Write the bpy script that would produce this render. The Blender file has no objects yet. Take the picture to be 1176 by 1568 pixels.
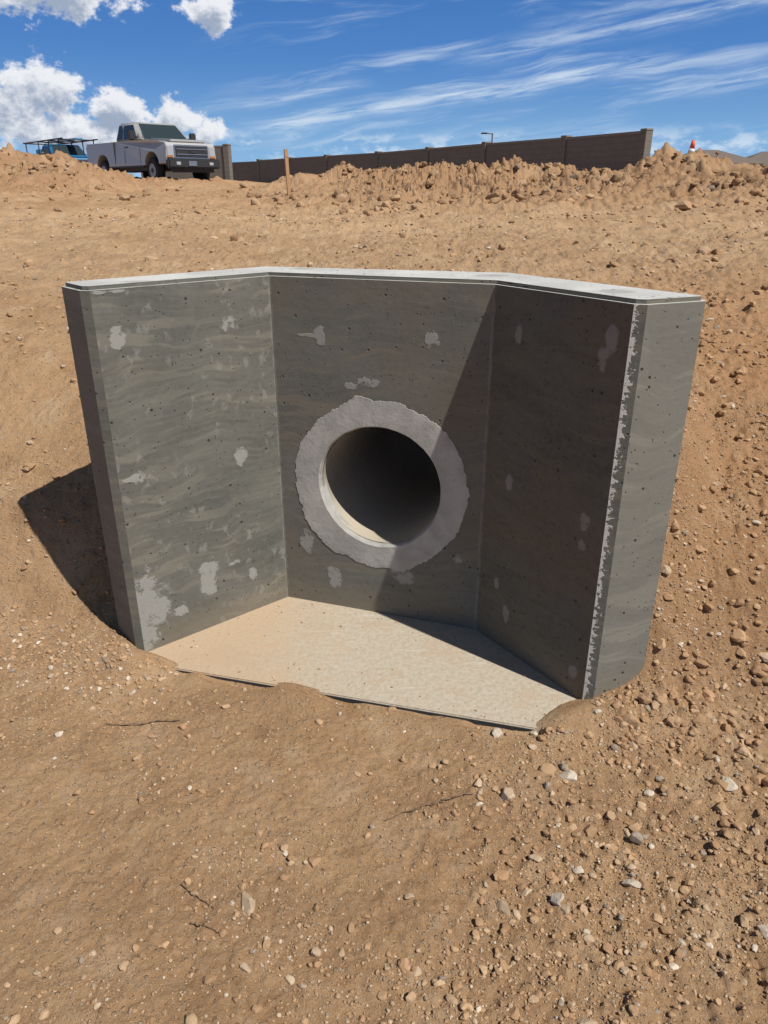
import bpy, bmesh, math, random
import numpy as np
from mathutils import Vector, Matrix
random.seed(7); rng=np.random.default_rng(11)
sc=bpy.context.scene
sc.view_settings.view_transform='Standard'
try: sc.view_settings.look='None'
except Exception: pass
sc.view_settings.exposure=0

# ------------------------------------------------------------ node helpers
class T:
    def __init__(s,tree): s.t=tree; s.N=tree.nodes; s.L=tree.links
    def put(s,node,key,val):
        i=node.inputs[key]
        if isinstance(val,bpy.types.NodeSocket): s.L.new(val,i)
        else: i.default_value=val
    def nd(s,typ,ins=None,out=0,**props):
        n=s.N.new(typ)
        for k,v in props.items(): setattr(n,k,v)
        for k,v in (ins or {}).items(): s.put(n,k,v)
        return n.outputs[out]
    def m(s,op,a,b=None,c=None,clamp=False):
        n=s.N.new('ShaderNodeMath'); n.operation=op; n.use_clamp=clamp
        for i,v in enumerate((a,b,c)):
            if v is not None: s.put(n,i,v)
        return n.outputs[0]
    def ss(s,v,a,b,lo=0.0,hi=1.0):
        n=s.N.new('ShaderNodeMapRange'); n.interpolation_type='SMOOTHSTEP'
        s.put(n,'Value',v); s.put(n,'From Min',a); s.put(n,'From Max',b); s.put(n,'To Min',lo); s.put(n,'To Max',hi)
        return n.outputs[0]
    def noise(s,vec,scale,detail=4,rough=.55,dist=0.0,out=0):
        return s.nd('ShaderNodeTexNoise',{'Vector':vec,'Scale':scale,'Detail':detail,'Roughness':rough,'Distortion':dist},out)
    def vor2(s,vec,scale):
        n=s.N.new('ShaderNodeTexVoronoi'); s.put(n,'Vector',vec); n.inputs['Scale'].default_value=scale
        return n.outputs[0], s.sep(n.outputs[1])
    def mix(s,f,a,b,blend='MIX'):
        n=s.N.new('ShaderNodeMix'); n.data_type='RGBA'; n.blend_type=blend; n.clamp_factor=True
        s.put(n,0,f)
        for k,v in ((6,a),(7,b)):
            if isinstance(v,(tuple,list)): v=(*v[:3],1.0)
            s.put(n,k,v)
        return n.outputs[2]
    def comb(s,x,y,z=0.0): return s.nd('ShaderNodeCombineXYZ',{'X':x,'Y':y,'Z':z})
    def sep(s,v):
        n=s.N.new('ShaderNodeSeparateXYZ'); s.L.new(v,n.inputs[0]); return n.outputs
    def mapv(s,v,scale=(1,1,1),loc=(0,0,0),rot=(0,0,0)):
        return s.nd('ShaderNodeMapping',{'Vector':v,'Scale':scale,'Location':loc,'Rotation':rot})
    def bump(s,h,strength=.5,dist=.01,normal=None):
        ins={'Height':h,'Strength':strength,'Distance':dist}
        if normal is not None: ins['Normal']=normal
        return s.nd('ShaderNodeBump',ins)

def newmat(name):
    m=bpy.data.materials.new(name); m.use_nodes=True
    t=T(m.node_tree); b=m.node_tree.nodes['Principled BSDF']
    return m,t,b
_cache={}
def simple(name,col,rough=.6,metal=0,var=.12,scale=30,bump=0.0):
    if name in _cache: return _cache[name]
    m,t,b=newmat(name)
    oc=t.nd('ShaderNodeTexCoord',out=3)
    n=t.noise(oc,scale,5)
    c=t.mix(n,[v*(1-var) for v in col],[min(1,v*(1+var)) for v in col])
    t.put(b,'Base Color',c); b.inputs['Roughness'].default_value=rough; b.inputs['Metallic'].default_value=metal
    if bump: t.put(b,'Normal',t.bump(n,bump,.01))
    _cache[name]=m
    return m

# ------------------------------------------------------------ numpy noise
def vn(x,y,s=0):
    xi=np.floor(x).astype(np.int64); yi=np.floor(y).astype(np.int64)
    fx=x-xi; fy=y-yi; fx=fx*fx*fx*(fx*(fx*6-15)+10); fy=fy*fy*fy*(fy*(fy*6-15)+10)
    def h(a,b):
        v=(a*374761393+b*668265263+s*1442695041)&0xffffffff
        v=((v^(v>>13))*1274126177)&0xffffffff
        v=v^(v>>16); return (v&0xffff)/65535.0
    return (h(xi,yi)*(1-fx)+h(xi+1,yi)*fx)*(1-fy)+(h(xi,yi+1)*(1-fx)+h(xi+1,yi+1)*fx)*fy
def fbm(x,y,o=4,s=0,g=.5):
    r=0;a=1;t=0
    c,sn=math.cos(.6),math.sin(.6)
    for i in range(o):
        r=r+a*(vn(x,y,s+i*17)-.5)*2; t+=a; a*=g
        x,y=(x*c-y*sn)*2.03+3.1,(x*sn+y*c)*2.03+7.7
    return r/t
def S(a,b,x):
    t=np.clip((x-a)/(b-a),0,1); return t*t*(3-2*t)

# ------------------------------------------------------------ headwall plan
LF=(-.897,2.275); IL=(-.402,2.70); IR=(.355,2.448); RF=(.673,1.99)
RO=(.893,2.075); BR=(.44,2.70); BL=(-.445,2.93); LO=(-1.02,2.41)
HW=1.3
PIT=[(-.84,2.345),IL,IR,(.585,2.12),(.45,1.985)]
WALLP=[LF,IL,IR,RF,RO,BR,BL,LO]
SLABP=[(-.905,2.235),(.66,1.825),RF,IR,IL,LF]
PN=Vector((.316,.949,0)).normalized(); PU=Vector((.757,-.252,0)).normalized(); PC=Vector((-.020,2.573,.54))
def polysd(x,y,P):
    d=np.full(x.shape,1e9); ins=np.zeros(x.shape,bool)
    n=len(P)
    for i in range(n):
        ax,ay=P[i]; bx,by=P[(i+1)%n]
        ex,ey=bx-ax,by-ay
        t=np.clip(((x-ax)*ex+(y-ay)*ey)/(ex*ex+ey*ey),0,1)
        d=np.minimum(d,np.hypot(x-ax-t*ex,y-ay-t*ey))
        c=((ay>y)!=(by>y))&(x<(bx-ax)*(y-ay)/((by-ay)+1e-12)+ax)
        ins^=c
    return np.where(ins,-d,d)
_e=np.linspace(-5,100,21001)
_p=np.interp(_e,[-5,0,.12,.4,.8,1.4,2.2,4,8,13,20,28,60,100],[-.02,0,.05,.36,.62,.88,1.06,1.21,1.35,1.45,1.6,1.72,1.75,1.8])
k=np.ones(31)/31; _p=np.convolve(np.pad(_p,15,'edge'),k,'valid')
def H(x,y,detail=True):
    x=np.asarray(x,float); y=np.asarray(y,float)
    y0=np.interp(x,[-6,-3,-1.05,-.2,.6,.9,1.5,4,8],[2.1,2.3,2.36,2.3,2.05,1.95,1.86,1.6,1.5])
    y0=y0+.08*fbm(x*1.3,y*1.3,2,91)
    h=np.interp(y-y0,_e,_p)
    ax,ay,bx,by=-.35,3.3,.6,3.1; ex,ey=bx-ax,by-ay
    t=np.clip(((x-ax)*ex+(y-ay)*ey)/(ex*ex+ey*ey),0,1)
    d=np.hypot(x-ax-t*ex,y-ay-t*ey)
    hb=1.14-1.6*np.maximum(0,d-.46)-1.6*np.maximum(0,2.30-(x*PN.x+y*PN.y))
    kk=.05; mx=np.maximum(h,hb); h=mx+np.maximum(kk-np.abs(h-hb),0)**2/(4*kk)
    sd=polysd(x,y,SLABP)
    h=np.where(sd<.3,h*(1-S(.06,-.02,sd)*S(2.35,2.15,y)*(x<.75)),h)
    lump=fbm(x*.55,y*.55,3,5); lump2=fbm(x*1.1,y*1.1,2,6)
    g=np.exp(-((y-(16.3-.22*x))/1.4)**2)
    h=h+g*.34*S(-3.6,-1.6,x)*(1+.8*lump+1.2*lump2)
    h=h+.24*np.exp(-((y-(12.5-.1*x))/1.0)**2)*S(3.6,6.5,x)*(1+.9*lump+.6*lump2)
    g=np.exp(-((y-17)/1.9)**2)
    h=h+g*.60*S(-5.0,-6.8,x)*(1+.35*lump+.5*lump2)
    if detail:
        near=S(0,.25,sd)
        right=S(-.2,.9,x+.35*(1.5-y))
        h=h+near*.022*fbm(x*2.2,y*2.2,3,21)
        fl=(.22+.78*near)
        h=h+fl*(.0045+.004*right)*fbm(x*11,y*11,3,33)
        r=fbm(x*40,y*40,3,41,.8)
        h=h+fl*(.0078+.0050*right)*r*S(60,6,y)
        cl=np.clip(vn(x*36,y*36,57)-.66,0,1)
        h=h+fl*.034*cl*(.5+right)*S(12,5,y)
        cl=np.clip(vn(x*13,y*13,59)-.74,0,1)
        h=h+near*.07*cl*(.16+.6*right+.7*S(2.3,4,y))*S(16,9,y)
        far=S(3.0,9,y)
        h=h+far*.05*fbm(x*1.6,y*1.6,4,61,.6)
        rough=S(7.5,12,y)*S(60,24,y)*np.clip(S(-2.8,1,x)+S(-4.6,-6.2,x),.22,1)
        h=h+rough*(.16*np.abs(fbm(x*1.9,y*1.9,4,71,.65))+.11*(1-2*np.abs(fbm(x*4.3,y*4.3,4,81,.7)))+.07*np.clip(vn(x*4.5,y*4.5,77)-.6,0,1)*4+.09*np.abs(fbm(x*8,y*8,2,87)))
        mid=S(3.2,5,y)*S(14,7,y)
        h=h+mid*.030*fbm(x*6,y*6,4,83,.72)
        for c0,sl in ((7.2,.10),(8.9,.12)):
            q_=(y-c0-sl*x); h=h-.045*np.exp(-(q_/.16)**2)+.02*np.exp(-((np.abs(q_)-.3)/.1)**2)
    for mx_,my_,a_,r_ in ((-.90,2.21,.050,.09),(-1.02,2.28,.04,.12),(.74,1.92,.045,.10),(.63,1.91,.045,.08),(.55,1.87,.034,.07),(-.33,2.06,.030,.07),(-.24,2.03,.02,.06),(-.66,2.15,.020,.05),(-.80,2.21,.025,.07),(.95,1.93,.05,.14)):
        h=h+a_*np.exp(-((x-mx_)**2+(y-my_)**2)/(r_*r_))
    h=h-.010*S(.08,-.02,sd)-.004
    h=h-.020*np.exp(-((sd-.012)/.013)**2)*(y<2.22)*(x<.5)*S(-.5,.1,fbm(x*5,y*5,2,301))
    w=S(.10,.015,polysd(x,y,PIT))
    return h*(1-w)-.07*w

def grow(start,step,to,g1,lim,g2=1.12):
    out=[];p=start;s=step
    while p<to:
        s*= g1 if abs(p-start)<lim else g2
        p+=s; out.append(p)
    return out
st=.0058
xs=list(np.arange(-1.25,1.2501,st)); gx=grow(1.25,st,3000,1.0055,9)
xs=[-v for v in gx[::-1]]+xs+gx
ys=list(np.arange(.92,2.5,st)); gy=grow(ys[-1],st,4000,1.0045,18)
back=grow(0,.02,300,1.2,5,1.3); ys=[.92-v for v in back[::-1]]+ys+gy
X,Y=np.meshgrid(np.array(xs),np.array(ys)); Z=H(X,Y)
nx,ny=len(xs),len(ys)
co=np.stack([X.ravel(),Y.ravel(),Z.ravel()],1).astype(np.float32)
i=np.arange(ny-1)[:,None]*nx+np.arange(nx-1)[None,:]
q=np.stack([i,i+1,i+nx+1,i+nx],-1).reshape(-1,4)
# open the ground sheet where the buried pipe passes through it
dx=co[:,0]-PC.x; dy=co[:,1]-PC.y
sU=dx*PU.x+dy*PU.y; sN=dx*PN.x+dy*PN.y
RK=.262
hh_=np.sqrt(np.clip(RK**2-sU**2,0,None))
ok=(np.abs(sU)<RK)&(sN>-.02)&(sN<1.3)
fz=co[q][...,2]; zmin=fz.min(1); zmax=fz.max(1)
kill=ok[q].any(1)&(zmin<(.54+hh_[q].max(1)))&(zmax>(.54-hh_[q].max(1)))
q=q[~kill]
def mesh_from(name,co,faces,mat,smooth=True):
    me=bpy.data.meshes.new(name)
    n=len(faces); kf=faces.shape[1]
    me.vertices.add(len(co)); me.vertices.foreach_set('co',np.asarray(co,np.float32).ravel())
    me.loops.add(n*kf); me.loops.foreach_set('vertex_index',faces.astype(np.int32).ravel())
    me.polygons.add(n); me.polygons.foreach_set('loop_start',(np.arange(n)*kf).astype(np.int32))
    me.polygons.foreach_set('use_smooth',np.full(n,smooth))
    me.update(calc_edges=True)
    ob=bpy.data.objects.new(name,me); sc.collection.objects.link(ob)
    if mat: me.materials.append(mat)
    return ob
def setcol(ob,cc):
    ca=ob.data.color_attributes.new('col','FLOAT_COLOR','POINT')
    ca.data.foreach_set('color',np.concatenate([cc,np.ones((len(cc),1))],1).astype(np.float32).ravel())

# ------------------------------------------------------------ ground material
gm,t,b=newmat('desert_dirt')
oc=t.nd('ShaderNodeTexCoord',out=3)
c=t.nd('ShaderNodeAttribute',attribute_name='col')
n3=t.noise(oc,85,5,.85)
c=t.mix(t.ss(n3,.50,.66,0,.55),c,(.56,.41,.27))
c=t.mix(t.ss(n3,.46,.32,0,.55),c,(.24,.14,.072))
vd,vs=t.vor2(oc,165)
grit=t.m('MULTIPLY',t.ss(vs[0],.80,.82),t.ss(vd,.42,.30))
c=t.mix(t.m('MULTIPLY',grit,.8),c,t.mix(vs[1],(.64,.54,.42),(.21,.14,.09)))
vd2,vs2=t.vor2(oc,66)
grit2=t.m('MULTIPLY',t.ss(vs2[0],.90,.91),t.ss(vd2,.40,.30))
c=t.mix(t.m('MULTIPLY',grit2,.65),c,t.mix(vs2[1],(.54,.42,.29),(.30,.20,.125)))
t.put(b,'Base Color',c); b.inputs['Roughness'].default_value=.95
b.inputs['Specular IOR Level'].default_value=.12
h=t.m('ADD',t.m('MULTIPLY',n3,1.7),t.m('ADD',t.m('MULTIPLY',grit,.6),t.m('MULTIPLY',grit2,1.0)))
t.put(b,'Normal',t.bump(h,.95,.008))
ground=mesh_from('ground',co,q,gm)
x,y=co[:,0].astype(float),co[:,1].astype(float)
def lerp(a,b_,f): return a*(1-f[:,None])+np.array(b_)*f[:,None]
n1=fbm(x*.9,y*.9,4,201)*.5+.5; n2=fbm(x*8,y*8,5,211,.6)*.5+.5
C=np.repeat(np.array([[.50,.315,.172]]),len(x),0)
C=lerp(C,(.42,.245,.125),S(.45,.75,n1))
C=lerp(C,(.56,.39,.24),S(.5,.8,n2)*.8); C=lerp(C,(.35,.203,.105),S(.48,.2,n2)*.65)
C=lerp(C,(.47,.255,.122),S(.9,1.6,x)*S(1.9,2.4,y)*S(6,3.5,y)*.75)
C=lerp(C,(.54,.38,.235),S(3.4,5,y)*S(11,8,y)*.35)
n5=fbm(x*2.3,y*5.5,3,231)*.5+.5
C=lerp(C,(.38,.23,.125),S(.5,.8,n5)*.45)
C=lerp(C,(.35,.200,.105),S(8.5,12.5,y)*np.clip(S(-3.5,0,x)+S(-4.6,-6.2,x),.25,1)*.85)
C=lerp(C,(.47,.31,.18),S(10,12,y)*S(.55,.75,fbm(x*2.7,y*2.7,3,241)*.5+.5)*.6)
setcol(ground,C)

# ------------------------------------------------------------ stones (single mesh)
def ico(sub):
    bm=bmesh.new(); bmesh.ops.create_icosphere(bm,subdivisions=sub,radius=1)
    v=np.array([p.co[:] for p in bm.verts]); f=np.array([[w.index for w in p.verts] for p in bm.faces]); bm.free(); return v,f
def stones(px,py,rad,sub,sink=.25,colmode=0):
    v,f=ico(sub); n=len(px); nv=len(v)
    P=np.repeat(v[None],n,0)
    off=rng.uniform(0,50,(n,1,3))
    rg=1+.35*(vn(P[...,0]*1.3+off[...,0],P[...,1]*1.3+P[...,2]*1.7+off[...,1],3)-.5)+.30*(vn(P[...,2]*2.4+off[...,2],P[...,1]*2.1-P[...,0]*1.9+off[...,0],9)-.5)
    P=P*rg[...,None]
    for _ in range(9):
        d=rng.normal(size=(n,1,3)); d/=np.linalg.norm(d,axis=-1,keepdims=True); o_=rng.uniform(.55,.9,(n,1))
        ex=np.maximum((P*d).sum(-1)-o_,0); P=P-ex[...,None]*d
    P*=rng.uniform(.7,1.25,(n,1,3))*np.array([1.15,1,.75])
    a=rng.uniform(0,2*np.pi,n)[:,None]; ca,sa=np.cos(a),np.sin(a)
    x=P[...,0]*ca-P[...,1]*sa; y=P[...,0]*sa+P[...,1]*ca; z=P[...,2]
    tl=rng.uniform(-.4,.4,n)[:,None]; x,z=x*np.cos(tl)-z*np.sin(tl),x*np.sin(tl)+z*np.cos(tl)
    R=rad[:,None]
    gz=H(px,py)
    x=px[:,None]+x*R; y=py[:,None]+y*R; z=gz[:,None]+z*R+R*(.5-sink)*.8
    F=(f[None]+(np.arange(n)*nv)[:,None,None]).reshape(-1,3)
    pal=np.array([(.46,.292,.163),(.40,.237,.128),(.50,.34,.205),(.53,.40,.275),(.30,.25,.20),(.64,.56,.45),(.35,.205,.108)])
    w=[.27,.23,.2,.12,.05,.06,.07]
    if colmode==1: w=[.32,.32,.13,.02,.01,.0,.20]
    ci=rng.choice(len(pal),n,p=w); cc=pal[ci]*rng.uniform(.82,1.12,(n,1))
    if colmode==1: cc=cc*(1-.18*S(8,12,py))[:,None]
    C=np.repeat(cc[:,None],nv,1).reshape(-1,3)
    return np.stack([x,y,z],-1).reshape(-1,3),F,C
def scatter(n,xr,yr,dens):
    X_=[];Y_=[];c_=0
    while c_<n:
        x=rng.uniform(*xr,n*2); y=rng.uniform(*yr,n*2)
        k_=rng.uniform(0,1,n*2)<dens(x,y)
        k_&=(polysd(x,y,WALLP)>.01)&(polysd(x,y,SLABP)>.005)
        X_.append(x[k_]);Y_.append(y[k_]);c_+=k_.sum()
    return np.concatenate(X_)[:n],np.concatenate(Y_)[:n]
def dn(x,y):
    r=S(-.3,.7,x+.5*(1.4-y))
    cl=S(.35,.75,vn(x*3.1,y*3.1,101)); return np.clip((.33+.67*r)*(.25+.75*cl),0,1)
sets=[]
x,y=scatter(27000,(-1.7,1.7),(.9,3.0),dn); sets.append(stones(x,y,.0016+.0030*rng.random(len(x))**2.2,1,.1))
x,y=scatter(3800,(-1.7,1.7),(.9,3.0),dn); sets.append(stones(x,y,.0045+.008*rng.random(len(x))**2.8,2,.2))
x,y=scatter(140,(-1.6,1.8),(.9,2.6),lambda x,y: dn(x,y)*S(-.9,.8,x)); sets.append(stones(x,y,.010+.014*rng.random(len(x))**2,3,.3))
x,y=scatter(170,(.70,1.45),(1.45,2.5),lambda x,y:S(.15,.05,np.abs(y-(1.80+.55*(x-.7))))+.15); sets.append(stones(x,y,.007+.018*rng.random(len(x))**2.5,2,.3,1))
x,y=scatter(500,(-1.5,-.75),(2.0,2.7),lambda x,y:S(.20,.05,np.abs(y-(2.17-.35*(x+.9))))+.05); sets.append(stones(x,y,.003+.008*rng.random(len(x))**2.5,2,.25))
x,y=scatter(1500,(.75,1.9),(1.4,3.6),lambda x,y:.3+.7*S(.4,.7,vn(x*4,y*4,5))); sets.append(stones(x,y,.004+.016*rng.random(len(x))**4,2,.25,1))
x,y=scatter(9500,(-5,5),(2.7,9),lambda x,y:.2+.8*S(.4,.7,vn(x*1.5,y*1.5,15))); sets.append(stones(x,y,.004+.020*rng.random(len(x))**5,1,.2))
x,y=scatter(330,(-6,6),(3.4,12),lambda x,y:.3+.7*S(0,3,x)); sets.append(stones(x,y,.015+.03*rng.random(len(x))**2,2,.2,1))
x,y=scatter(7500,(-12,10),(8.5,20),lambda x,y:np.clip(S(-3,0,x)+S(-5,-7,x)+.12,0,1)*S(.3,.7,vn(x*.9,y*.9,8))); sets.append(stones(x,y,.012+.085*rng.random(len(x))**4.5,2,.2,1))
x=rng.uniform(-.85,.6,900); y=rng.uniform(1.85,2.65,900); k_=(polysd(x,y,SLABP)<-.01)&(rng.random(900)<S(-.30,-.02,polysd(x,y,SLABP))+.08)&(polysd(x,y,WALLP)>.01)
x,y=x[k_],y[k_]; a,f,c=stones(x,y,.0014+.0045*rng.random(len(x))**5,1,.1)
a=a.reshape(len(x),-1,3); a[...,2]+= (0.0-H(x,y))[:,None]*(H(x,y)<0)[:,None]; sets.append((a.reshape(-1,3),f,c))
co_=[];fa=[];cl=[];o=0
for a,f,c in sets: co_.append(a);fa.append(f+o);cl.append(c);o+=len(a)
sm,t,b=newmat('stone_mix')
at=t.nd('ShaderNodeAttribute',attribute_name='col'); oc=t.nd('ShaderNodeTexCoord',out=3)
n=t.noise(oc,120,3,.7)
t.put(b,'Base Color',t.mix(n,t.mix(.30,at,(.20,.13,.075)),t.mix(.15,at,(.58,.45,.30)))); b.inputs['Roughness'].default_value=.95
b.inputs['Specular IOR Level'].default_value=.12
t.put(b,'Normal',t.bump(n,.6,.004))
gr=mesh_from('gravel',np.concatenate(co_),np.concatenate(fa),sm,False)
setcol(gr,np.concatenate(cl))

# ------------------------------------------------------------ concrete material
def concrete():
    m,t,b=newmat('cast_concrete')
    uv=t.nd('ShaderNodeUVMap',uv_map='UVMap'); s=t.sep(uv); u,v=s[0],s[1]
    def band(a,bb): return t.m('MULTIPLY',t.m('GREATER_THAN',u,a),t.m('LESS_THAN',u,bb))
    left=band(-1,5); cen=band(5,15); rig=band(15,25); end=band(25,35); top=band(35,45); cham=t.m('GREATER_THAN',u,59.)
    big=t.noise(uv,3.2,4,.6); fine=t.noise(uv,45,5,.7)
    c=t.mix(t.ss(big,.3,.7),(.100,.101,.089),(.144,.144,.124))
    dist=t.noise(t.mapv(uv,(1,.6,1)),3.0,2,.5)
    gv=t.comb(t.m('MULTIPLY',u,2.8),t.m('ADD',t.m('MULTIPLY',v,20.),t.m('MULTIPLY',dist,3.8)),0.)
    g=t.noise(gv,1.0,3,.5)
    amt=t.ss(t.noise(uv,2.4,2,.5),.33,.60,.25,1.)
    gmk=t.m('MULTIPLY',t.ss(g,.53,.60),amt)
    c=t.mix(t.m('MULTIPLY',gmk,.62),c,t.mix(t.m('ADD',t.m('MULTIPLY',left,.7),end),(.19,.168,.120),(.235,.225,.185)))
    gmd=t.ss(g,.45,.32,0,.42); c=t.mix(gmd,c,(.070,.070,.061))
    gt=t.noise(t.comb(t.m('MULTIPLY',u,4.),t.m('ADD',t.m('MULTIPLY',v,90.),t.m('MULTIPLY',dist,14.)),3.),1.0,2,.6); c=t.mix(t.ss(gt,.54,.70,0,.28),c,(.20,.195,.165)); c=t.mix(t.ss(gt,.46,.32,0,.25),c,(.07,.07,.06))
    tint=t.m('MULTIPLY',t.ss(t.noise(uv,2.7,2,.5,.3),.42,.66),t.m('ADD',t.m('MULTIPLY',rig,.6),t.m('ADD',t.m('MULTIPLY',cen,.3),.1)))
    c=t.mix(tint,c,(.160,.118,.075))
    ef=t.ss(t.noise(t.mapv(uv,(1,.8,1)),24,4,.55,.4),.56,.68)
    efm=t.m('MULTIPLY',t.ss(amt,.3,.8),t.m('ADD',t.m('MULTIPLY',left,.50),.08))
    c=t.mix(t.m('MULTIPLY',ef,efm),c,(.26,.26,.235))
    c=t.mix(t.m('MULTIPLY',end,.40),c,(.24,.23,.195))
    c=t.mix(t.m('MULTIPLY',cen,.20),c,(.22,.215,.185))  # centre panel colour lightened, stands in for stronger sunlight on it
    c=t.mix(t.m('MULTIPLY',rig,.42),c,(.075,.067,.052))  # shade painted in: right wing's inner face darkened
    bs=t.m('MULTIPLY',t.ss(v,.16,.02),t.m('LESS_THAN',u,35.))
    c=t.mix(t.m('MULTIPLY',bs,.35),c,(.25,.19,.125))
    pn=t.noise(uv,22,5,.6); pn2=t.noise(uv,9,3,.5); pf=t.noise(uv,60,3,.6)
    P=[(.087,1.14,.022,.03),(.478,1.145,.026,.028),(.486,.657,.024,.03),(.096,.671,.026,.022),(.06,.672,.03,.008),(.05,.175,.078,.115),(.02,.10,.06,.09),(.30,.195,.034,.055),(.315,.255,.04,.025),(.496,.165,.018,.026),(.18,.12,.03,.02),(.42,.24,.03,.01),(.08,1.28,.05,.006),
       (10.183,1.090,.02,.03),(10.15,1.09,.05,.006),(10.595,1.10,.024,.028),(10.215,.126,.028,.045),(10.098,.275,.026,.05),(10.714,.29,.02,.02),(10.36,.935,.035,.02),(10.30,.92,.03,.012),(10.50,.18,.05,.03),
       (20.476,1.19,.018,.035),(20.454,1.13,.018,.03),(20.117,1.147,.014,.032),(20.123,.647,.016,.03),(20.457,.626,.018,.03),(20.459,.55,.014,.02),(20.156,.146,.016,.03),(20.484,.085,.018,.028),(20.096,.25,.012,.02)]
    mk=None
    for (a,bb,ru,rv) in P:
        du=t.m('MULTIPLY',t.m('SUBTRACT',u,a),1/ru); dv=t.m('MULTIPLY',t.m('SUBTRACT',v,bb),1/rv)
        d=t.m('ADD',t.m('MULTIPLY',du,du),t.m('MULTIPLY',dv,dv))
        mk=d if mk is None else t.m('MINIMUM',mk,d)
    e=t.m('ADD',mk,t.m('ADD',t.m('MULTIPLY_ADD',pn,5.6,-2.8),t.m('ADD',t.m('MULTIPLY_ADD',pn2,2.4,-1.2),t.m('MULTIPLY_ADD',pf,2.4,-1.2))))
    patch=t.ss(e,1.45,.45)
    c=t.mix(t.m('MULTIPLY',patch,t.m('ADD',.8,t.m('MULTIPLY',rig,-.30))),c,t.mix(fine,(.27,.27,.25),(.39,.39,.37)))
    jl=None
    for a in (.650,10.003,10.795,20.003):
        dd=t.m('ABSOLUTE',t.m('SUBTRACT',u,a)); jl=dd if jl is None else t.m('MINIMUM',jl,dd)
    jm=t.ss(t.m('ADD',jl,t.m('MULTIPLY_ADD',pn,.022,-.011)),.004,.001)
    c=t.mix(t.m('MULTIPLY',jm,.4),c,(.27,.26,.235))
    al_=t.ss(t.m('ADD',t.m('SUBTRACT',u,60.005),t.m('ADD',t.m('MULTIPLY_ADD',pf,.08,-.04),t.m('MULTIPLY_ADD',fine,.04,-.02))),.009,.001)
    al_=t.m('MULTIPLY',al_,cham)
    c=t.mix(al_,c,(.54,.53,.50))
    tc=t.mix(t.ss(big,.35,.65),(.46,.455,.43),(.60,.59,.555)); tc=t.mix(t.ss(fine,.38,.25,0,.5),tc,(.29,.285,.265))
    mk2=None
    for (a,bb,ru,rv) in [(39.70,2.83,.05,.03),(39.23,2.42,.06,.035),(40.66,2.18,.05,.05),(40.36,2.60,.06,.04)]:
        du=t.m('MULTIPLY',t.m('SUBTRACT',u,a),1/ru); dv=t.m('MULTIPLY',t.m('SUBTRACT',v,bb),1/rv)
        d=t.m('ADD',t.m('MULTIPLY',du,du),t.m('MULTIPLY',dv,dv)); mk2=d if mk2 is None else t.m('MINIMUM',mk2,d)
    tc=t.mix(t.ss(t.m('ADD',mk2,t.m('MULTIPLY_ADD',pn,1.6,-.8)),1.2,.6,0,.45),tc,(.22,.215,.20))
    c=t.mix(top,c,tc)
    vd,vr=t.vor2(uv,30); hole=t.m('MULTIPLY',t.ss(vd,.18,.10),t.ss(vr[0],.80,.82))
    vd3,vr3=t.vor2(uv,85); hole2=t.m('MULTIPLY',t.ss(vd3,.26,.16),t.ss(vr3[0],.87,.89))
    hole=t.m('MULTIPLY',t.m('MAXIMUM',hole,hole2),t.m('SUBTRACT',1.,t.m('MAXIMUM',patch,al_)))
    c=t.mix(t.m('MULTIPLY',hole,.85),c,(.02,.02,.018))
    ntop=t.m('SUBTRACT',1.,t.m('MAXIMUM',top,al_))
    c=t.mix(t.m('MULTIPLY',ntop,t.ss(fine,.3,.7,0,.22)),c,(.20,.195,.17)); c=t.mix(t.m('MULTIPLY',ntop,t.ss(fine,.42,.25,0,.35)),c,(.06,.06,.052))
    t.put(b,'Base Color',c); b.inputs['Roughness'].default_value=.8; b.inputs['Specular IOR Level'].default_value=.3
    hh=t.m('ADD',t.m('MULTIPLY',fine,.45),t.m('ADD',t.m('MULTIPLY',patch,.5),t.m('MULTIPLY',hole,-2.)))
    hh=t.m('ADD',hh,t.m('ADD',t.m('MULTIPLY',al_,2.0),t.m('MULTIPLY',top,t.m('MULTIPLY',pn,1.5))))
    t.put(b,'Normal',t.bump(hh,.6,.004))
    return m
cm=concrete()
bm=bmesh.new()
lo=[bm.verts.new((x,y,-.25)) for x,y in WALLP]; hi=[bm.verts.new((x,y,HW)) for x,y in WALLP]
n=len(WALLP)
bm.faces.new(lo[::-1]); ft=bm.faces.new(hi)
for i in range(n): bm.faces.new((lo[i],lo[(i+1)%n],hi[(i+1)%n],hi[i]))
bmesh.ops.recalc_face_normals(bm,faces=bm.faces[:])
ve=[e for e in bm.edges if abs(e.verts[0].co.z-e.verts[1].co.z)>1 and min((Vector((e.verts[0].co.x,e.verts[0].co.y))-Vector(p)).length for p in (LF,LO,RF,RO))<1e-4]
bmesh.ops.bevel(bm,geom=ve,offset=.022,segments=1,affect='EDGES')
te=[e for e in bm.edges if e.verts[0].co.z>HW-1e-4 and e.verts[1].co.z>HW-1e-4]
bmesh.ops.bevel(bm,geom=te,offset=.012,segments=2,affect='EDGES')
me=bpy.data.meshes.new('headwall_body'); bm.to_mesh(me); bm.free()
wall=bpy.data.objects.new('wing_walls',me); sc.collection.objects.link(wall)
def frame(o=0):
    M=Matrix.Identity(4); z=PN; x=PU; y=Vector((0,0,1)) 
    for i in range(3): M[i][0]=x[i]; M[i][1]=y[i]; M[i][2]=z[i]; M[i][3]=PC[i]+PN[i]*o
    return M
bm=bmesh.new(); bmesh.ops.create_cone(bm,cap_ends=True,segments=96,radius1=.250,radius2=.250,depth=.9)
bmesh.ops.transform(bm,verts=bm.verts,matrix=frame()); bmesh.ops.recalc_face_normals(bm,faces=bm.faces[:])
cut=bpy.data.meshes.new('cut'); bm.to_mesh(cut); bm.free()
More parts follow.
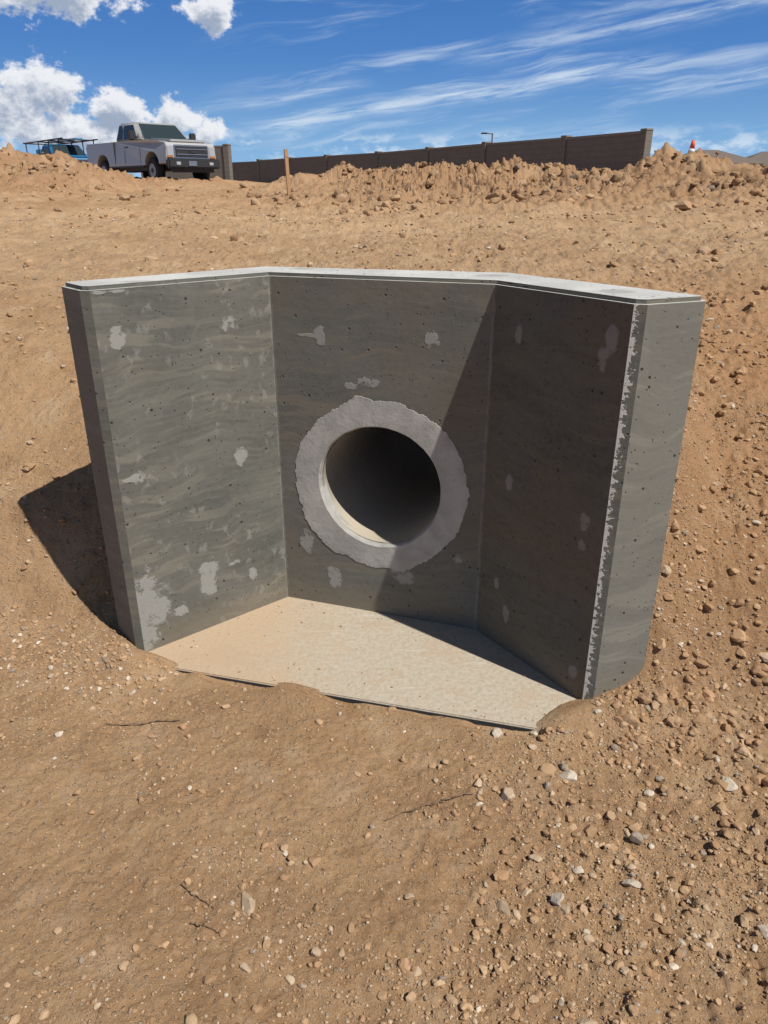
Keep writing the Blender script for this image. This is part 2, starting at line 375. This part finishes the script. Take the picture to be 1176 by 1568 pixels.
cuto=bpy.data.objects.new('cut',cut); sc.collection.objects.link(cuto)
md=wall.modifiers.new('b','BOOLEAN'); md.object=cuto; md.operation='DIFFERENCE'; md.solver='EXACT'
dg=bpy.context.evaluated_depsgraph_get(); dg.update()
nm=bpy.data.meshes.new_from_object(wall.evaluated_get(dg)); wall.modifiers.clear(); wall.data=nm
bpy.data.objects.remove(cuto)
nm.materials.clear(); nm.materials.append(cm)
while nm.uv_layers: nm.uv_layers.remove(nm.uv_layers[0])
uvl=nm.uv_layers.new(name='UVMap')
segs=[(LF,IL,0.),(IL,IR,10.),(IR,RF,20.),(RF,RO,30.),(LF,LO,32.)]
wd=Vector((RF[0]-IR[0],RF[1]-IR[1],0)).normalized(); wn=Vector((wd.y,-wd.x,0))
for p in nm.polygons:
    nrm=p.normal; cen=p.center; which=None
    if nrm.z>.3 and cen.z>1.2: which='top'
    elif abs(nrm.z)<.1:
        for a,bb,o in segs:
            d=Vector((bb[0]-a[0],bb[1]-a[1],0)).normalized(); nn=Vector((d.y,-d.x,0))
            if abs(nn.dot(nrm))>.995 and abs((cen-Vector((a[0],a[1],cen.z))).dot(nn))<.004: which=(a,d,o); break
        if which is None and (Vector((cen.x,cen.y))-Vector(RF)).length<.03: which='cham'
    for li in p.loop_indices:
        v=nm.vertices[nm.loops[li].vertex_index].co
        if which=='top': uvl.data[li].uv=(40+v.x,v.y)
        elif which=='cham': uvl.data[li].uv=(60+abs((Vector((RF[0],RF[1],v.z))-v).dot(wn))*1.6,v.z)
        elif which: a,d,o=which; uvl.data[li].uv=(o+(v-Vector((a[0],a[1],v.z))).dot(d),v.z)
        else: uvl.data[li].uv=(50+v.x*.7+v.y*.7,v.z)
head=bpy.data.objects.new('concrete_headwall',None); sc.collection.objects.link(head); wall.parent=head

mm,t,b=newmat('mortar')
oc=t.nd('ShaderNodeTexCoord',out=3); n1=t.noise(oc,9,4,.6); n2=t.noise(oc,60,4,.7)
c=t.mix(t.ss(n1,.35,.65),(.33,.325,.30),(.44,.43,.40)); c=t.mix(t.ss(n2,.42,.28,0,.5),c,(.20,.195,.18))
t.put(b,'Base Color',c);b.inputs['Roughness'].default_value=.85
t.put(b,'Normal',t.bump(t.m('ADD',t.m('MULTIPLY',n1,.6),t.m('MULTIPLY',n2,.6)),.45,.006))
A=320
th=np.linspace(0,2*np.pi,A,endpoint=False)
ro=.340+.006*np.sin(th*2+.6)+.012*fbm(np.cos(th)*3+5,np.sin(th)*3+5,4,7)+.010*fbm(np.cos(th)*15+5,np.sin(th)*15+5,4,17,.75)
ro+= .018*np.exp(-((th-1.75)/.12)**2)+ .012*np.exp(-((th-5.0)/.10)**2)+.010*np.exp(-((th-4.1)/.12)**2)
prof=[(-.06,.05),(-.03,.006),(.0,.0),(.02,-.0022),(.3,-.0028),(.6,-.0028),(.85,-.0025),(.985,-.002),(1.0,.002)]
V=[]
for kx,(f_,o_) in enumerate(prof):
    r0=.240+.002*np.sin(th*3)+.0015*fbm(np.cos(th)*9,np.sin(th)*9,3,27); r=r0+(ro-r0)*f_ if f_>=0 else r0+.10*f_
    oo=o_+(.0007*fbm(np.cos(th)*r*14+3,np.sin(th)*r*14+3,2,3) if 4<=kx<8 else 0*th)
    for j in range(A): V.append((frame()@Vector((math.cos(th[j])*r[j],math.sin(th[j])*r[j],float(oo[j]))))[:])
F=[[kx*A+j,kx*A+(j+1)%A,(kx+1)*A+(j+1)%A,(kx+1)*A+j] for kx in range(len(prof)-1) for j in range(A)]
ring=mesh_from('mortar_collar',np.array(V),np.array(F)[:,::-1],mm,False); ring.parent=head
pm,t,b=newmat('pipe_concrete')
oc=t.nd('ShaderNodeTexCoord',out=3); n1=t.noise(oc,8,4,.6)
z=t.sep(oc)[2]
c=t.mix(n1,(.26,.24,.20),(.36,.33,.27)); c=t.mix(t.ss(z,.50,.36,0,.7),c,(.50,.43,.33))
t.put(b,'Base Color',c); b.inputs['Roughness'].default_value=.9; t.put(b,'Normal',t.bump(t.noise(oc,50,3),.4,.006))
V=[];F=[];A=96
for kx,(r,o_) in enumerate([(.2345,.022),(.234,.35),(.234,.7),(.234,1.3),(.02,1.31)]):
    for j in range(A):
        a=2*math.pi*j/A; V.append((frame()@Vector((math.cos(a)*r,math.sin(a)*r,o_)))[:])
for kx in range(4):
    for j in range(A): F.append([kx*A+j,kx*A+(j+1)%A,(kx+1)*A+(j+1)%A,(kx+1)*A+j])
pipe=mesh_from('drain_pipe',np.array(V),np.array(F),pm); pipe.parent=head
am,t,b=newmat('apron_concrete')
oc=t.nd('ShaderNodeTexCoord',out=3); s=t.sep(oc); n1=t.noise(oc,5,5,.65); n2=t.noise(oc,60,4,.7); n3=t.noise(t.mapv(oc,(8,40,8),rot=(0,0,.5)),1,3,.6)
c=t.mix(t.ss(n2,.3,.7),(.39,.33,.25),(.50,.435,.345))
c=t.mix(t.ss(n3,.58,.72,0,.5),c,(.56,.52,.46))
c=t.mix(t.ss(t.m('ADD',s[0],t.m('MULTIPLY',n1,.9)),.35,-.10,0,.65),c,(.48,.335,.205))
c=t.mix(t.ss(n1,.52,.60,0,.40),c,(.44,.32,.21))
c=t.mix(t.ss(n2,.62,.70,0,.6),c,(.27,.195,.13))
c=t.mix(t.ss(s[2],-.003,-.007),c,(.03,.035,.04))
t.put(b,'Base Color',c); b.inputs['Roughness'].default_value=.92; t.put(b,'Normal',t.bump(t.m('ADD',n2,n1),.5,.005))
bm=bmesh.new()
sp=[(-.905,2.235),(.66,1.825),(RF[0]+.02,RF[1]+.02),(IR[0]+.02,IR[1]+.04),(IL[0]-.02,IL[1]+.04),(LF[0]-.02,LF[1]+.02)]
lo=[bm.verts.new((x,y,-.15)) for x,y in sp]; hi=[bm.verts.new((x,y,0)) for x,y in sp]; n=len(sp)
bm.faces.new(lo[::-1]); bm.faces.new(hi)
for i in range(n): bm.faces.new((lo[i],lo[(i+1)%n],hi[(i+1)%n],hi[i]))
bmesh.ops.bevel(bm,geom=[e for e in bm.edges if e.verts[0].co.z>-.01 and e.verts[1].co.z>-.01],offset=.004,segments=2,affect='EDGES')
me=bpy.data.meshes.new('apron'); bm.to_mesh(me); bm.free(); me.materials.append(am)
ap=bpy.data.objects.new('apron_slab',me); sc.collection.objects.link(ap); ap.parent=head

# ------------------------------------------------------------ generic part helpers
def link(me,name,mat,parent):
    o=bpy.data.objects.new(name,me); sc.collection.objects.link(o); me.materials.append(mat); o.parent=parent; return o
def box(name,c,s,mat,parent,bev=.01,rot=None,taper=None):
    bm=bmesh.new(); bmesh.ops.create_cube(bm,size=1)
    for v in bm.verts:
        v.co=Vector((v.co.x*s[0],v.co.y*s[1],v.co.z*s[2]))
        if taper and v.co.z>0: v.co.x*=taper[0]; v.co.y*=taper[1]
    if bev: bmesh.ops.bevel(bm,geom=bm.edges[:],offset=bev,segments=2,affect='EDGES')
    if rot: bmesh.ops.rotate(bm,verts=bm.verts,cent=(0,0,0),matrix=Matrix.Rotation(rot[1],3,rot[0]))
    bmesh.ops.translate(bm,verts=bm.verts,vec=c)
    me=bpy.data.meshes.new(name); bm.to_mesh(me); bm.free(); return link(me,name,mat,parent)
def cyl(name,p0,p1,r0,r1,mat,parent,seg=16,bev=0):
    p0=Vector(p0);p1=Vector(p1);d=p1-p0
    bm=bmesh.new(); bmesh.ops.create_cone(bm,cap_ends=True,segments=seg,radius1=r0,radius2=r1,depth=d.length)
    if bev: bmesh.ops.bevel(bm,geom=[e for e in bm.edges if abs(e.verts[0].co.z-e.verts[1].co.z)<1e-5],offset=bev,segments=2,affect='EDGES')
    bmesh.ops.transform(bm,verts=bm.verts,matrix=Matrix.Translation((p0+p1)/2)@d.to_track_quat('Z','Y').to_matrix().to_4x4())
    for f in bm.faces: f.smooth=len(f.verts)==4
    me=bpy.data.meshes.new(name); bm.to_mesh(me); bm.free(); return link(me,name,mat,parent)
def extr(name,prof,hw,mat,parent,bev=.03,top_in=None):
    bm=bmesh.new()
    a=[bm.verts.new((x,-hw,z)) for x,z in prof]; c=[bm.verts.new((x,hw,z)) for x,z in prof]; n=len(prof)
    bm.faces.new(a); bm.faces.new(c[::-1])
    for i in range(n): bm.faces.new((a[(i+1)%n],a[i],c[i],c[(i+1)%n]))
    bmesh.ops.recalc_face_normals(bm,faces=bm.faces[:])
    if top_in: top_in(bm)
    if bev: bmesh.ops.bevel(bm,geom=[e for e in bm.edges if abs(e.verts[0].co.y-e.verts[1].co.y)<.3],offset=bev,segments=3,affect='EDGES',clamp_overlap=True)
    me=bpy.data.meshes.new(name); bm.to_mesh(me); bm.free(); return link(me,name,mat,parent)
def quad(name,pts,mat,parent,off=0):
    pts=[Vector(p) for p in pts]; nn=(pts[1]-pts[0]).cross(pts[2]-pts[0]).normalized()
    bm=bmesh.new(); v=[bm.verts.new(p+nn*off) for p in pts]; f=bm.faces.new(v)
    r=bmesh.ops.extrude_face_region(bm,geom=[f]); bmesh.ops.translate(bm,verts=[e for e in r['geom'] if isinstance(e,bmesh.types.BMVert)],vec=nn*.006)
    bmesh.ops.recalc_face_normals(bm,faces=bm.faces[:])
    me=bpy.data.meshes.new(name); bm.to_mesh(me); bm.free(); return link(me,name,mat,parent)

paint_s=simple('silver_paint',(.46,.46,.45),.32,.2,.05,3); paint_b=simple('blue_paint',(.03,.18,.34),.4,.1,.1,3)
glass=simple('dark_glass',(.03,.045,.05),.08,0,.1,4); rub=simple('tyre_rubber',(.025,.025,.025),.85); blk=simple('black_trim',(.03,.03,.032),.5)
chrome=simple('chrome',(.45,.45,.46),.25,.9,.05); lens=simple('lamp_lens',(.45,.47,.48),.15,.2,.1); amber=simple('amber_lens',(.5,.18,.03),.3); rim=simple('wheel_steel',(.3,.3,.3),.4,.6)
def pickup(name,loc,rz,paint,rack=False):
    R=bpy.data.objects.new(name,None); sc.collection.objects.link(R); R.location=loc; R.rotation_euler=(0,0,rz)
    wx=(2.12,-1.72); wr=.41
    prof=[(3.0,.62),(3.06,.8),(3.06,1.14),(2.98,1.25),(2.6,1.31),(1.5,1.38),(1.3,1.38),(-.62,1.38),(-3.1,1.40),(-3.12,.62)]
    def arch(cx):
        return [(cx-math.cos(a)*.50,.60+math.sin(a)*.40) for a in np.linspace(0,math.pi,13)]
    prof+= [(wx[1]-.52,.60)]+arch(wx[1])+[(wx[1]+.52,.58),(wx[0]-.52,.58)]+arch(wx[0])+[(wx[0]+.52,.62)]
    def ti(bm):
        for v in bm.verts:
            if v.co.z>1.1: v.co.y*=.955
            if v.co.x>2.7: v.co.y*=.95
    extr('body',prof,1.0,paint,R,.035,ti)
    box('hood',(2.2,0,1.355),(1.45,1.35,.09),paint,R,.035,('Y',.065))
    z0,z1=1.36,1.97
    b4=[(1.50,-.93,z0),(1.50,.93,z0),(-.62,.93,z0),(-.62,-.93,z0)]
    t4=[(.80,-.76,z1),(.80,.76,z1),(-.50,.76,z1),(-.50,-.76,z1)]
    bm=bmesh.new(); bv=[bm.verts.new(p) for p in b4]; tv=[bm.verts.new(p) for p in t4]
    bm.faces.new(bv[::-1]); bm.faces.new(tv)
    for i in range(4): bm.faces.new((bv[i],bv[(i+1)%4],tv[(i+1)%4],tv[i]))
    bmesh.ops.recalc_face_normals(bm,faces=bm.faces[:])
    bmesh.ops.bevel(bm,geom=bm.edges[:],offset=.05,segments=3,affect='EDGES')
    for f in bm.faces: f.smooth=True
    me=bpy.data.meshes.new('cab'); bm.to_mesh(me); bm.free(); link(me,'cab',paint,R)
    def bil(P,u,v): 
        P=[Vector(p) for p in P]; return (P[0]*(1-u)+P[1]*u)*(1-v)+(P[3]*(1-u)+P[2]*u)*v
    def win(nm,P,u0,u1,v0,v1,mat=glass,ins=0.0): quad(nm,[bil(P,u0,v0),bil(P,u1,v0),bil(P,u1-ins,v1),bil(P,u0+ins,v1)],mat,R,.004)
    win('windshield',[b4[0],b4[1],t4[1],t4[0]],.05,.95,.08,.90)
    for sgn,nm_ in ((0,'right'),(1,'left')):
        if sgn==0: P=[b4[3],b4[0],t4[0],t4[3]]
        else: P=[b4[2],b4[1],t4[1],t4[2]]
        for a0,a1,w_ in ((.04,.27,'rear'),(.32,.83,'front')):
            pts=[bil(P,a0,.1),bil(P,a1,.1),bil(P,min(a1,.92),.86),bil(P,a0+.01,.86)]
            if sgn: pts=pts[::-1]
            quad(f'window_{w_}_{nm_}',pts,glass,R,.004)
    win('rear_window',[b4[2],b4[3],t4[3],t4[2]],.15,.85,.2,.8)
    box('grille_surround',(3.06,0,.98),(.06,1.30,.42),chrome,R,.02)
    box('grille',(3.085,0,.98),(.05,1.20,.33),blk,R,.01)
    for zz in (.90,1.06): box('grille_bar',(3.115,0,zz),(.02,1.16,.028),chrome,R,.005)
    box('badge',(3.13,0,.98),(.02,.22,.09),blk,R,.005)
    for sy in (-1,1):
        box('headlight',(3.02,sy*.79,1.0),(.12,.26,.34),lens,R,.03)
        box('turn_lamp',(3.03,sy*.80,.83),(.10,.22,.07),amber,R,.01)
        box('fog_lamp',(3.265,sy*.62,.62),(.03,.16,.10),lens,R,.01)
        box('mirror',(1.20,sy*1.17,1.52),(.12,.24,.30),blk,R,.03); box('mirror_arm',(1.22,sy*1.02,1.47),(.05,.2,.04),blk,R,.005)
        box('tow_hook',(3.22,sy*.38,.50),(.1,.04,.09),blk,R,.01)
        box('tail_lamp',(-3.10,sy*.90,1.1),(.05,.14,.4),simple('red_lens',(.3,.02,.02),.3),R,.01)
        box('door_seam_front',(1.33,sy*.999,.92),(.012,.006,.6),blk,R,0); box('door_seam_mid',(.15,sy*.999,.92),(.012,.006,.6),blk,R,0)
        box('door_handle',(.32,sy*.985,1.18),(.18,.05,.04),blk,R,.01)
        box('bed_gap',(-.66,sy*.985,1.0),(.03,.036,.76),blk,R,0); box('rocker',(.2,sy*.95,.57),(2.6,.08,.08),blk,R,.01)
        for cx in wx:
            cyl('tyre',(cx,sy*.72,wr),(cx,sy*1.0,wr),wr,wr,rub,R,32,.04); cyl('rim',(cx,sy*.95,wr),(cx,sy*1.01,wr),.24,.22,rim,R,24)
            cyl('hub',(cx,sy*.99,wr),(cx,sy*1.03,wr),.08,.07,blk,R,12)
    box('bumper_front',(3.16,0,.62),(.22,1.98,.30),blk,R,.05); box('licence_plate',(3.285,-.1,.62),(.01,.30,.15),chrome,R,.003)
    box('air_dam',(3.08,0,.42),(.1,1.6,.14),blk,R,.02)
    box('bumper_rear',(-3.2,0,.6),(.18,1.9,.22),chrome,R,.03)
    box('bed_liner',(-1.88,0,1.392),(2.3,1.6,.03),blk,R,.005)
    box('underbody',(0,0,.55),(5.6,1.4,.25),blk,R,.02)
    cyl('antenna',(1.4,-.85,1.37),(1.3,-.85,1.97),.006,.004,blk,R,6)
    if rack:
        for xx in (2.6,1.0,-.7,-2.9):
            for sy in (-.9,.9): cyl('rack_post',(xx,sy,1.2),(xx,sy,2.12),.03,.03,blk,R,8)
            cyl('rack_cross',(xx,-.95,2.12),(xx,.95,2.12),.03,.03,blk,R,8)
        for sy in (-.9,.9): cyl('rack_rail',(3.2,sy,2.14),(-3.3,sy,2.14),.035,.035,blk,R,8)
        box('ladder',(-.3,.3,2.2),(5.0,.4,.07),simple('ladder_blue',(.05,.3,.5),.4),R,.01)
        box('tool_box',(-1.2,0,1.57),(.6,1.7,.4),paint,R,.03)
    return R
def g1(x,y,d=True): return float(H(np.array([x]),np.array([y]),d)[0])
pickup('pickup_truck',(-8.60,30,g1(-8.6,30)-.10),math.radians(-47),paint_s)
pickup('pickup_truck_with_ladder_rack',(-17.7,45,g1(-18.2,45)+.02),math.radians(-50),paint_b,True)

# ------------------------------------------------------------ block wall
bw,t,b=newmat('block_masonry')
oc=t.nd('ShaderNodeTexCoord',out=3)
br=t.nd('ShaderNodeTexBrick',{'Vector':t.mapv(oc,(1,1,1),rot=(math.radians(90),0,0)),'Color1':(.170,.158,.138,1),'Color2':(.195,.18,.158,1),'Mortar':(.125,.115,.10,1),'Scale':1.0,'Mortar Size':.008,'Brick Width':.4,'Row Height':.2})
t.put(b,'Base Color',t.mix(t.noise(oc,3,3),br,t.mix(.5,br,(.12,.11,.095)))); b.inputs['Roughness'].default_value=.9
capm=simple('wall_cap',(.23,.205,.17),.9)
def blockwall(name,pts):
    R=bpy.data.objects.new(name,None); sc.collection.objects.link(R)
    for i in range(len(pts)-1):
        (x0,y0,z0),(x1,y1,z1)=pts[i],pts[i+1]; L=math.hypot(x1-x0,y1-y0); a=math.atan2(y1-y0,x1-x0); zt=(z0+z1)/2
        def part(nm_,c,s,mat,bev):
            o=box(nm_,(0,0,0),s,mat,R,bev); o.location=(c[0],c[1],c[2]); o.rotation_euler=(0,0,a)
        part('panel',((x0+x1)/2,(y0+y1)/2,zt-1.32),(L-.26,.19,2.5),bw,.005)
        part('cap',((x0+x1)/2,(y0+y1)/2,zt-.035),(L-.26,.205,.07),capm,.008)
    for i,(x0,y0,z0) in enumerate(pts):
        j=min(i,len(pts)-2); a=math.atan2(pts[j+1][1]-pts[j][1],pts[j+1][0]-pts[j][0])
        o=box('pilaster',(0,0,0),(.27,.30,2.6),bw,R,.01); o.location=(x0,y0,z0-1.3); o.rotation_euler=(0,0,a)
        o=box('pilaster_cap',(0,0,0),(.29,.32,.06),capm,R,.012); o.location=(x0,y0,z0+.032); o.rotation_euler=(0,0,a)
wp=[(8.55,27,3.30),(6.75,30.6,3.31),(4.3,34.7,3.32),(2.15,39,3.32),(-.30,43.5,3.33),(-3.3,47.5,3.32),(-5.9,51,3.32),(-8.3,54.5,3.32),(-11.5,58,3.2),(-16,62,3.2)]
blockwall('block_wall',wp)
blockwall('block_wall.001',[(-7.25,38,3.40),(-11.6,39.5,3.40)])

# ------------------------------------------------------------ stake, cone, lamp, houses, twigs
R=bpy.data.objects.new('survey_stake',None); sc.collection.objects.link(R)
sx,sy=-1.40,11.9; R.location=(sx,sy,g1(sx,sy)-.03); R.rotation_euler=(math.radians(1),math.radians(-2.5),.5)
wood=simple('stake_wood',(.44,.26,.13),.85,0,.2,20)
bm=bmesh.new()
bmesh.ops.create_cube(bm,size=1)
for v in bm.verts: v.co=Vector((v.co.x*.05,v.co.y*.03,(v.co.z+.5)*.66))
me=bpy.data.meshes.new('stake'); bm.to_mesh(me); bm.free(); link(me,'lath',wood,R)
box('flagging',(0,0,.57),(.057,.037,.04),simple('flag_tape',(.5,.25,.12),.6),R,.004)
def cone(x,y,zb,name='traffic_cone',hh=.71):
    R=bpy.data.objects.new(name,None); sc.collection.objects.link(R); R.location=(x,y,zb); R.rotation_euler=(.03,.05,0)
    org=simple('cone_orange',(.70,.09,.03),.5); wh=simple('cone_white',(.75,.75,.73),.4)
    box('base',(0,0,.02),(.36,.36,.04),blk,R,.01)
    rr=lambda z:.14-(.14-.028)*z/hh
    zs=[.04,.30,.42,.48,.56,hh]
    for i in range(5): cyl('sleeve' if i%2 else 'body',(0,0,zs[i]),(0,0,zs[i+1]),rr(zs[i])+(.004 if i%2 else 0),rr(zs[i+1])+(.004 if i%2 else 0),wh if i%2 else org,R,24)
best=min((abs(g1(.372*yy,yy)+.71-(1.567+.0545*yy)),yy) for yy in np.arange(14.6,18,.1))
cy_=float(best[1]); print('CONE',best); cone(.372*cy_,cy_,g1(.372*cy_,cy_)-.01)
R=bpy.data.objects.new('street_lamp',None); sc.collection.objects.link(R); R.location=(7.85,60,1.75)
cyl('pole',(0,0,0),(0,0,3.5),.07,.05,blk,R,10); cyl('arm',(0,0,3.45),(-.5,0,3.52),.03,.03,blk,R,8); box('luminaire',(-.6,0,3.5),(.45,.2,.1),blk,R,.02)
def house(name,x,y,w,d,eh,rh,rz):
    R=bpy.data.objects.new(name,None); sc.collection.objects.link(R); R.location=(x,y,1.6); R.rotation_euler=(0,0,rz)
    st=simple('stucco',(.40,.32,.24),.9); rf=simple('roof_tile',(.15,.12,.10),.85,0,.25,6)
    box('walls',(0,0,eh/2),(w,d,eh),st,R,0)
    bm=bmesh.new(); o=.5; a=[bm.verts.new(p) for p in ((-w/2-o,-d/2-o,eh),(w/2+o,-d/2-o,eh),(w/2+o,d/2+o,eh),(-w/2-o,d/2+o,eh))]
    r=[bm.verts.new((-w/2+d/2,0,eh+rh)),bm.verts.new((w/2-d/2,0,eh+rh))]
    for f in ((a[0],a[1],r[1],r[0]),(a[1],a[2],r[1]),(a[2],a[3],r[0],r[1]),(a[3],a[0],r[0]),(a[3],a[2],a[1],a[0])): bm.faces.new(f)
    me=bpy.data.meshes.new('roof'); bm.to_mesh(me); bm.free(); link(me,'roof',rf,R)
    for k_ in (-.3,0,.3): box('window',(w*k_,-d/2-.02,1.6),(1.3,.08,1.2),glass,R,.01); box('window_frame',(w*k_,-d/2-.01,1.6),(1.5,.06,1.4),simple('frame',(.5,.48,.44)),R,.01)
    box('door',(w*.15,-d/2-.02,1.05),(1,.08,2.1),simple('door',(.2,.1,.06)),R,.01)
house('stucco_house',46.5,118,12,9,3.2,1.9,.15); house('stucco_house.001',62,130,14,10,3.2,2.2,-.1)
tw=simple('dry_twig',(.20,.13,.08),.9)
def twig(name,pts,r):
    R=bpy.data.objects.new(name,None); sc.collection.objects.link(R)
    P=[]
    for i in range(len(pts)-1):
        for k_ in range(5):
            f_=k_/5; x=pts[i][0]*(1-f_)+pts[i+1][0]*f_+random.uniform(-.003,.003); y=pts[i][1]*(1-f_)+pts[i+1][1]*f_+random.uniform(-.003,.003)
            P.append((x,y,g1(x,y)+.007))
    for i in range(len(P)-1): cyl('segment',P[i],P[i+1],r*(1-i/len(P)*.6),r*(1-(i+1)/len(P)*.6),tw,R,6)
twig('twig',[(-.66,1.93),(-.78,1.91),(-.92,1.90)],.003)
twig('twig.001',[(.25,1.60),(.10,1.56),(-.02,1.49)],.0028); twig('twig.002',[(.17,1.575),(.08,1.545),(.03,1.52)],.002)
twig('twig.003',[(-.50,1.30),(-.44,1.26),(-.39,1.23)],.0018); twig('twig.004',[(-.45,1.20),(-.40,1.18),(-.36,1.17)],.0018)

# ------------------------------------------------------------ sky + sun
ts=Vector((.729,-.595,1.30)).normalized()
W=bpy.data.worlds.new('World'); sc.world=W; W.use_nodes=True; W.node_tree.nodes.clear(); t=T(W.node_tree)
try: W.cycles.sampling_method='NONE'
except Exception: pass
sky=W.node_tree.nodes.new('ShaderNodeTexSky'); sky.sky_type='NISHITA'; sky.sun_disc=False
sky.sun_elevation=math.asin(ts.z); sky.sun_rotation=math.atan2(ts.x,ts.y); sky.air_density=1.0; sky.dust_density=.2; sky.ozone_density=2.0
bg=t.nd('ShaderNodeBackground',{'Color':sky.outputs[0],'Strength':.05})
gen=t.nd('ShaderNodeTexCoord',out=0); s=t.sep(gen)
az=t.m('MULTIPLY',t.m('ARCTAN2',s[0],s[1]),57.2958); el=t.m('MULTIPLY',t.m('ARCSINE',s[2]),57.2958)
def cumulus(daz,dell,det):
    a=t.m('ADD',az,daz); e=t.m('ADD',el,dell); v=t.comb(a,t.m('MULTIPLY',e,1.25),0.)
    n=t.noise(v,.6,det,.64)
    m=None
    for (ca,ce,ra,re) in [(-22.3,5.7,3.4,2.0),(-24.5,4.2,3.5,1.7),(-17.8,4.8,2.8,1.6),(-13.9,4.2,2.6,1.2),(-11.9,3.5,1.6,1.1),(-19.5,3.2,7,1.5),(-20.7,10.8,5.8,1.6),(-11.2,10.4,2.3,1.35),(-34,6,5,3),(36,4,6,2)]:
        x=t.m('MULTIPLY',t.m('SUBTRACT',a,ca),1/ra); y=t.m('MULTIPLY',t.m('SUBTRACT',e,ce),1/re)
        d=t.m('SUBTRACT',1.,t.m('SQRT',t.m('ADD',t.m('MULTIPLY',x,x),t.m('MULTIPLY',y,y))))
        m=d if m is None else t.m('MAXIMUM',m,d)
    return t.m('ADD',t.m('ADD',m,-.05),t.m('MULTIPLY_ADD',n,2.6,-1.3))
d0=cumulus(0.,0.,7); d1=cumulus(.35,.75,4)
al=t.ss(d0,.0,.42)
shade=t.ss(d1,.05,.95)
cc=t.mix(shade,(.84,.86,.90),(.34,.41,.54))
lown=t.noise(t.comb(az,t.m('MULTIPLY',el,2.2),4.),.45,5,.6)
low=t.m('MULTIPLY',t.ss(lown,.46,.66,0,.7),t.m('MULTIPLY',t.ss(el,4.2,2.6),t.ss(el,.2,1.4)))
ea=t.m('SUBTRACT',el,t.m('MULTIPLY',az,.13))
wob=t.noise(t.comb(az,el,0.),.12,2,.5)
cv=t.comb(t.m('MULTIPLY',az,.07),t.m('ADD',t.m('MULTIPLY',ea,.75),t.m('MULTIPLY',wob,1.5)),1.)
cn=t.noise(cv,1.0,5,.62,.4)
cir=t.m('MULTIPLY',t.ss(cn,.48,.78,0,.6),t.ss(az,-14,-3))
fib=t.noise(t.comb(t.m('MULTIPLY',az,.22),t.m('MULTIPLY',ea,2.4),2.),1.0,5,.65,.5)
def streak(e0,wd,a0,a1,o):
    x=t.m('MULTIPLY',t.m('SUBTRACT',t.m('ADD',ea,t.m('MULTIPLY_ADD',wob,1.4,-.7)),e0),1/wd)
    g=t.m('EXPONENT',t.m('MULTIPLY',t.m('MULTIPLY',x,x),-1.))
    g=t.m('MULTIPLY',g,t.m('MULTIPLY',t.ss(az,a0,a0+5),t.ss(az,a1+4,a1)))
    return t.m('MULTIPLY',t.m('MULTIPLY',g,t.ss(fib,.30,.68)),o)
for a in ((5.1,.50,-11,16,.75),(3.2,.5,14,30,.5),(7.3,.5,3,30,.5),(8.2,.3,8,30,.35),(6.6,.3,-15,-4,.5),(2.0,.6,-2,14,.25)):
    cir=t.m('MAXIMUM',cir,streak(*a))
hz=t.mix(t.ss(el,-1,9),(.28,.54,.83),(.075,.235,.60)); hz=t.mix(t.ss(el,7,16),hz,(.035,.145,.45))
bgh=t.nd('ShaderNodeBackground',{'Color':hz,'Strength':1.0})
mx0=t.nd('ShaderNodeMixShader',{0:t.m('MULTIPLY',t.ss(el,24,12,0,.9),t.ss(s[2],-.01,.0)),1:bg,2:bgh})
bgc=t.nd('ShaderNodeBackground',{'Color':cc,'Strength':1.0}); bgw=t.nd('ShaderNodeBackground',{'Color':(.72,.82,.92,1),'Strength':1.0})
mx=t.nd('ShaderNodeMixShader',{0:t.m('MULTIPLY',t.m('MULTIPLY',t.m('MAXIMUM',cir,low),t.ss(el,40,20)),t.ss(s[2],-.01,.0)),1:mx0,2:bgw})
mx2=t.nd('ShaderNodeMixShader',{0:t.m('MULTIPLY',al,t.m('MULTIPLY',t.ss(el,1.2,3.0),t.ss(el,18,14))),1:mx,2:bgc})
out=W.node_tree.nodes.new('ShaderNodeOutputWorld'); t.L.new(mx2,out.inputs[0])
sl=bpy.data.lights.new('sun','SUN'); sl.energy=5.0; sl.angle=math.radians(.5); sl.color=(1,.955,.88)
so=bpy.data.objects.new('sun',sl); sc.collection.objects.link(so); so.rotation_euler=ts.to_track_quat('Z','Y').to_euler(); so.location=(5,-4,9)
# ------------------------------------------------------------ camera
cd=bpy.data.cameras.new('camera'); cam=bpy.data.objects.new('camera',cd); sc.collection.objects.link(cam)
cd.sensor_fit='VERTICAL'; cd.sensor_height=36; cd.lens=26; cd.clip_start=.05; cd.clip_end=9000
cam.location=(0,0,1.567); cam.rotation_euler=(math.radians(90-23.6),0,0)
sc.camera=cam
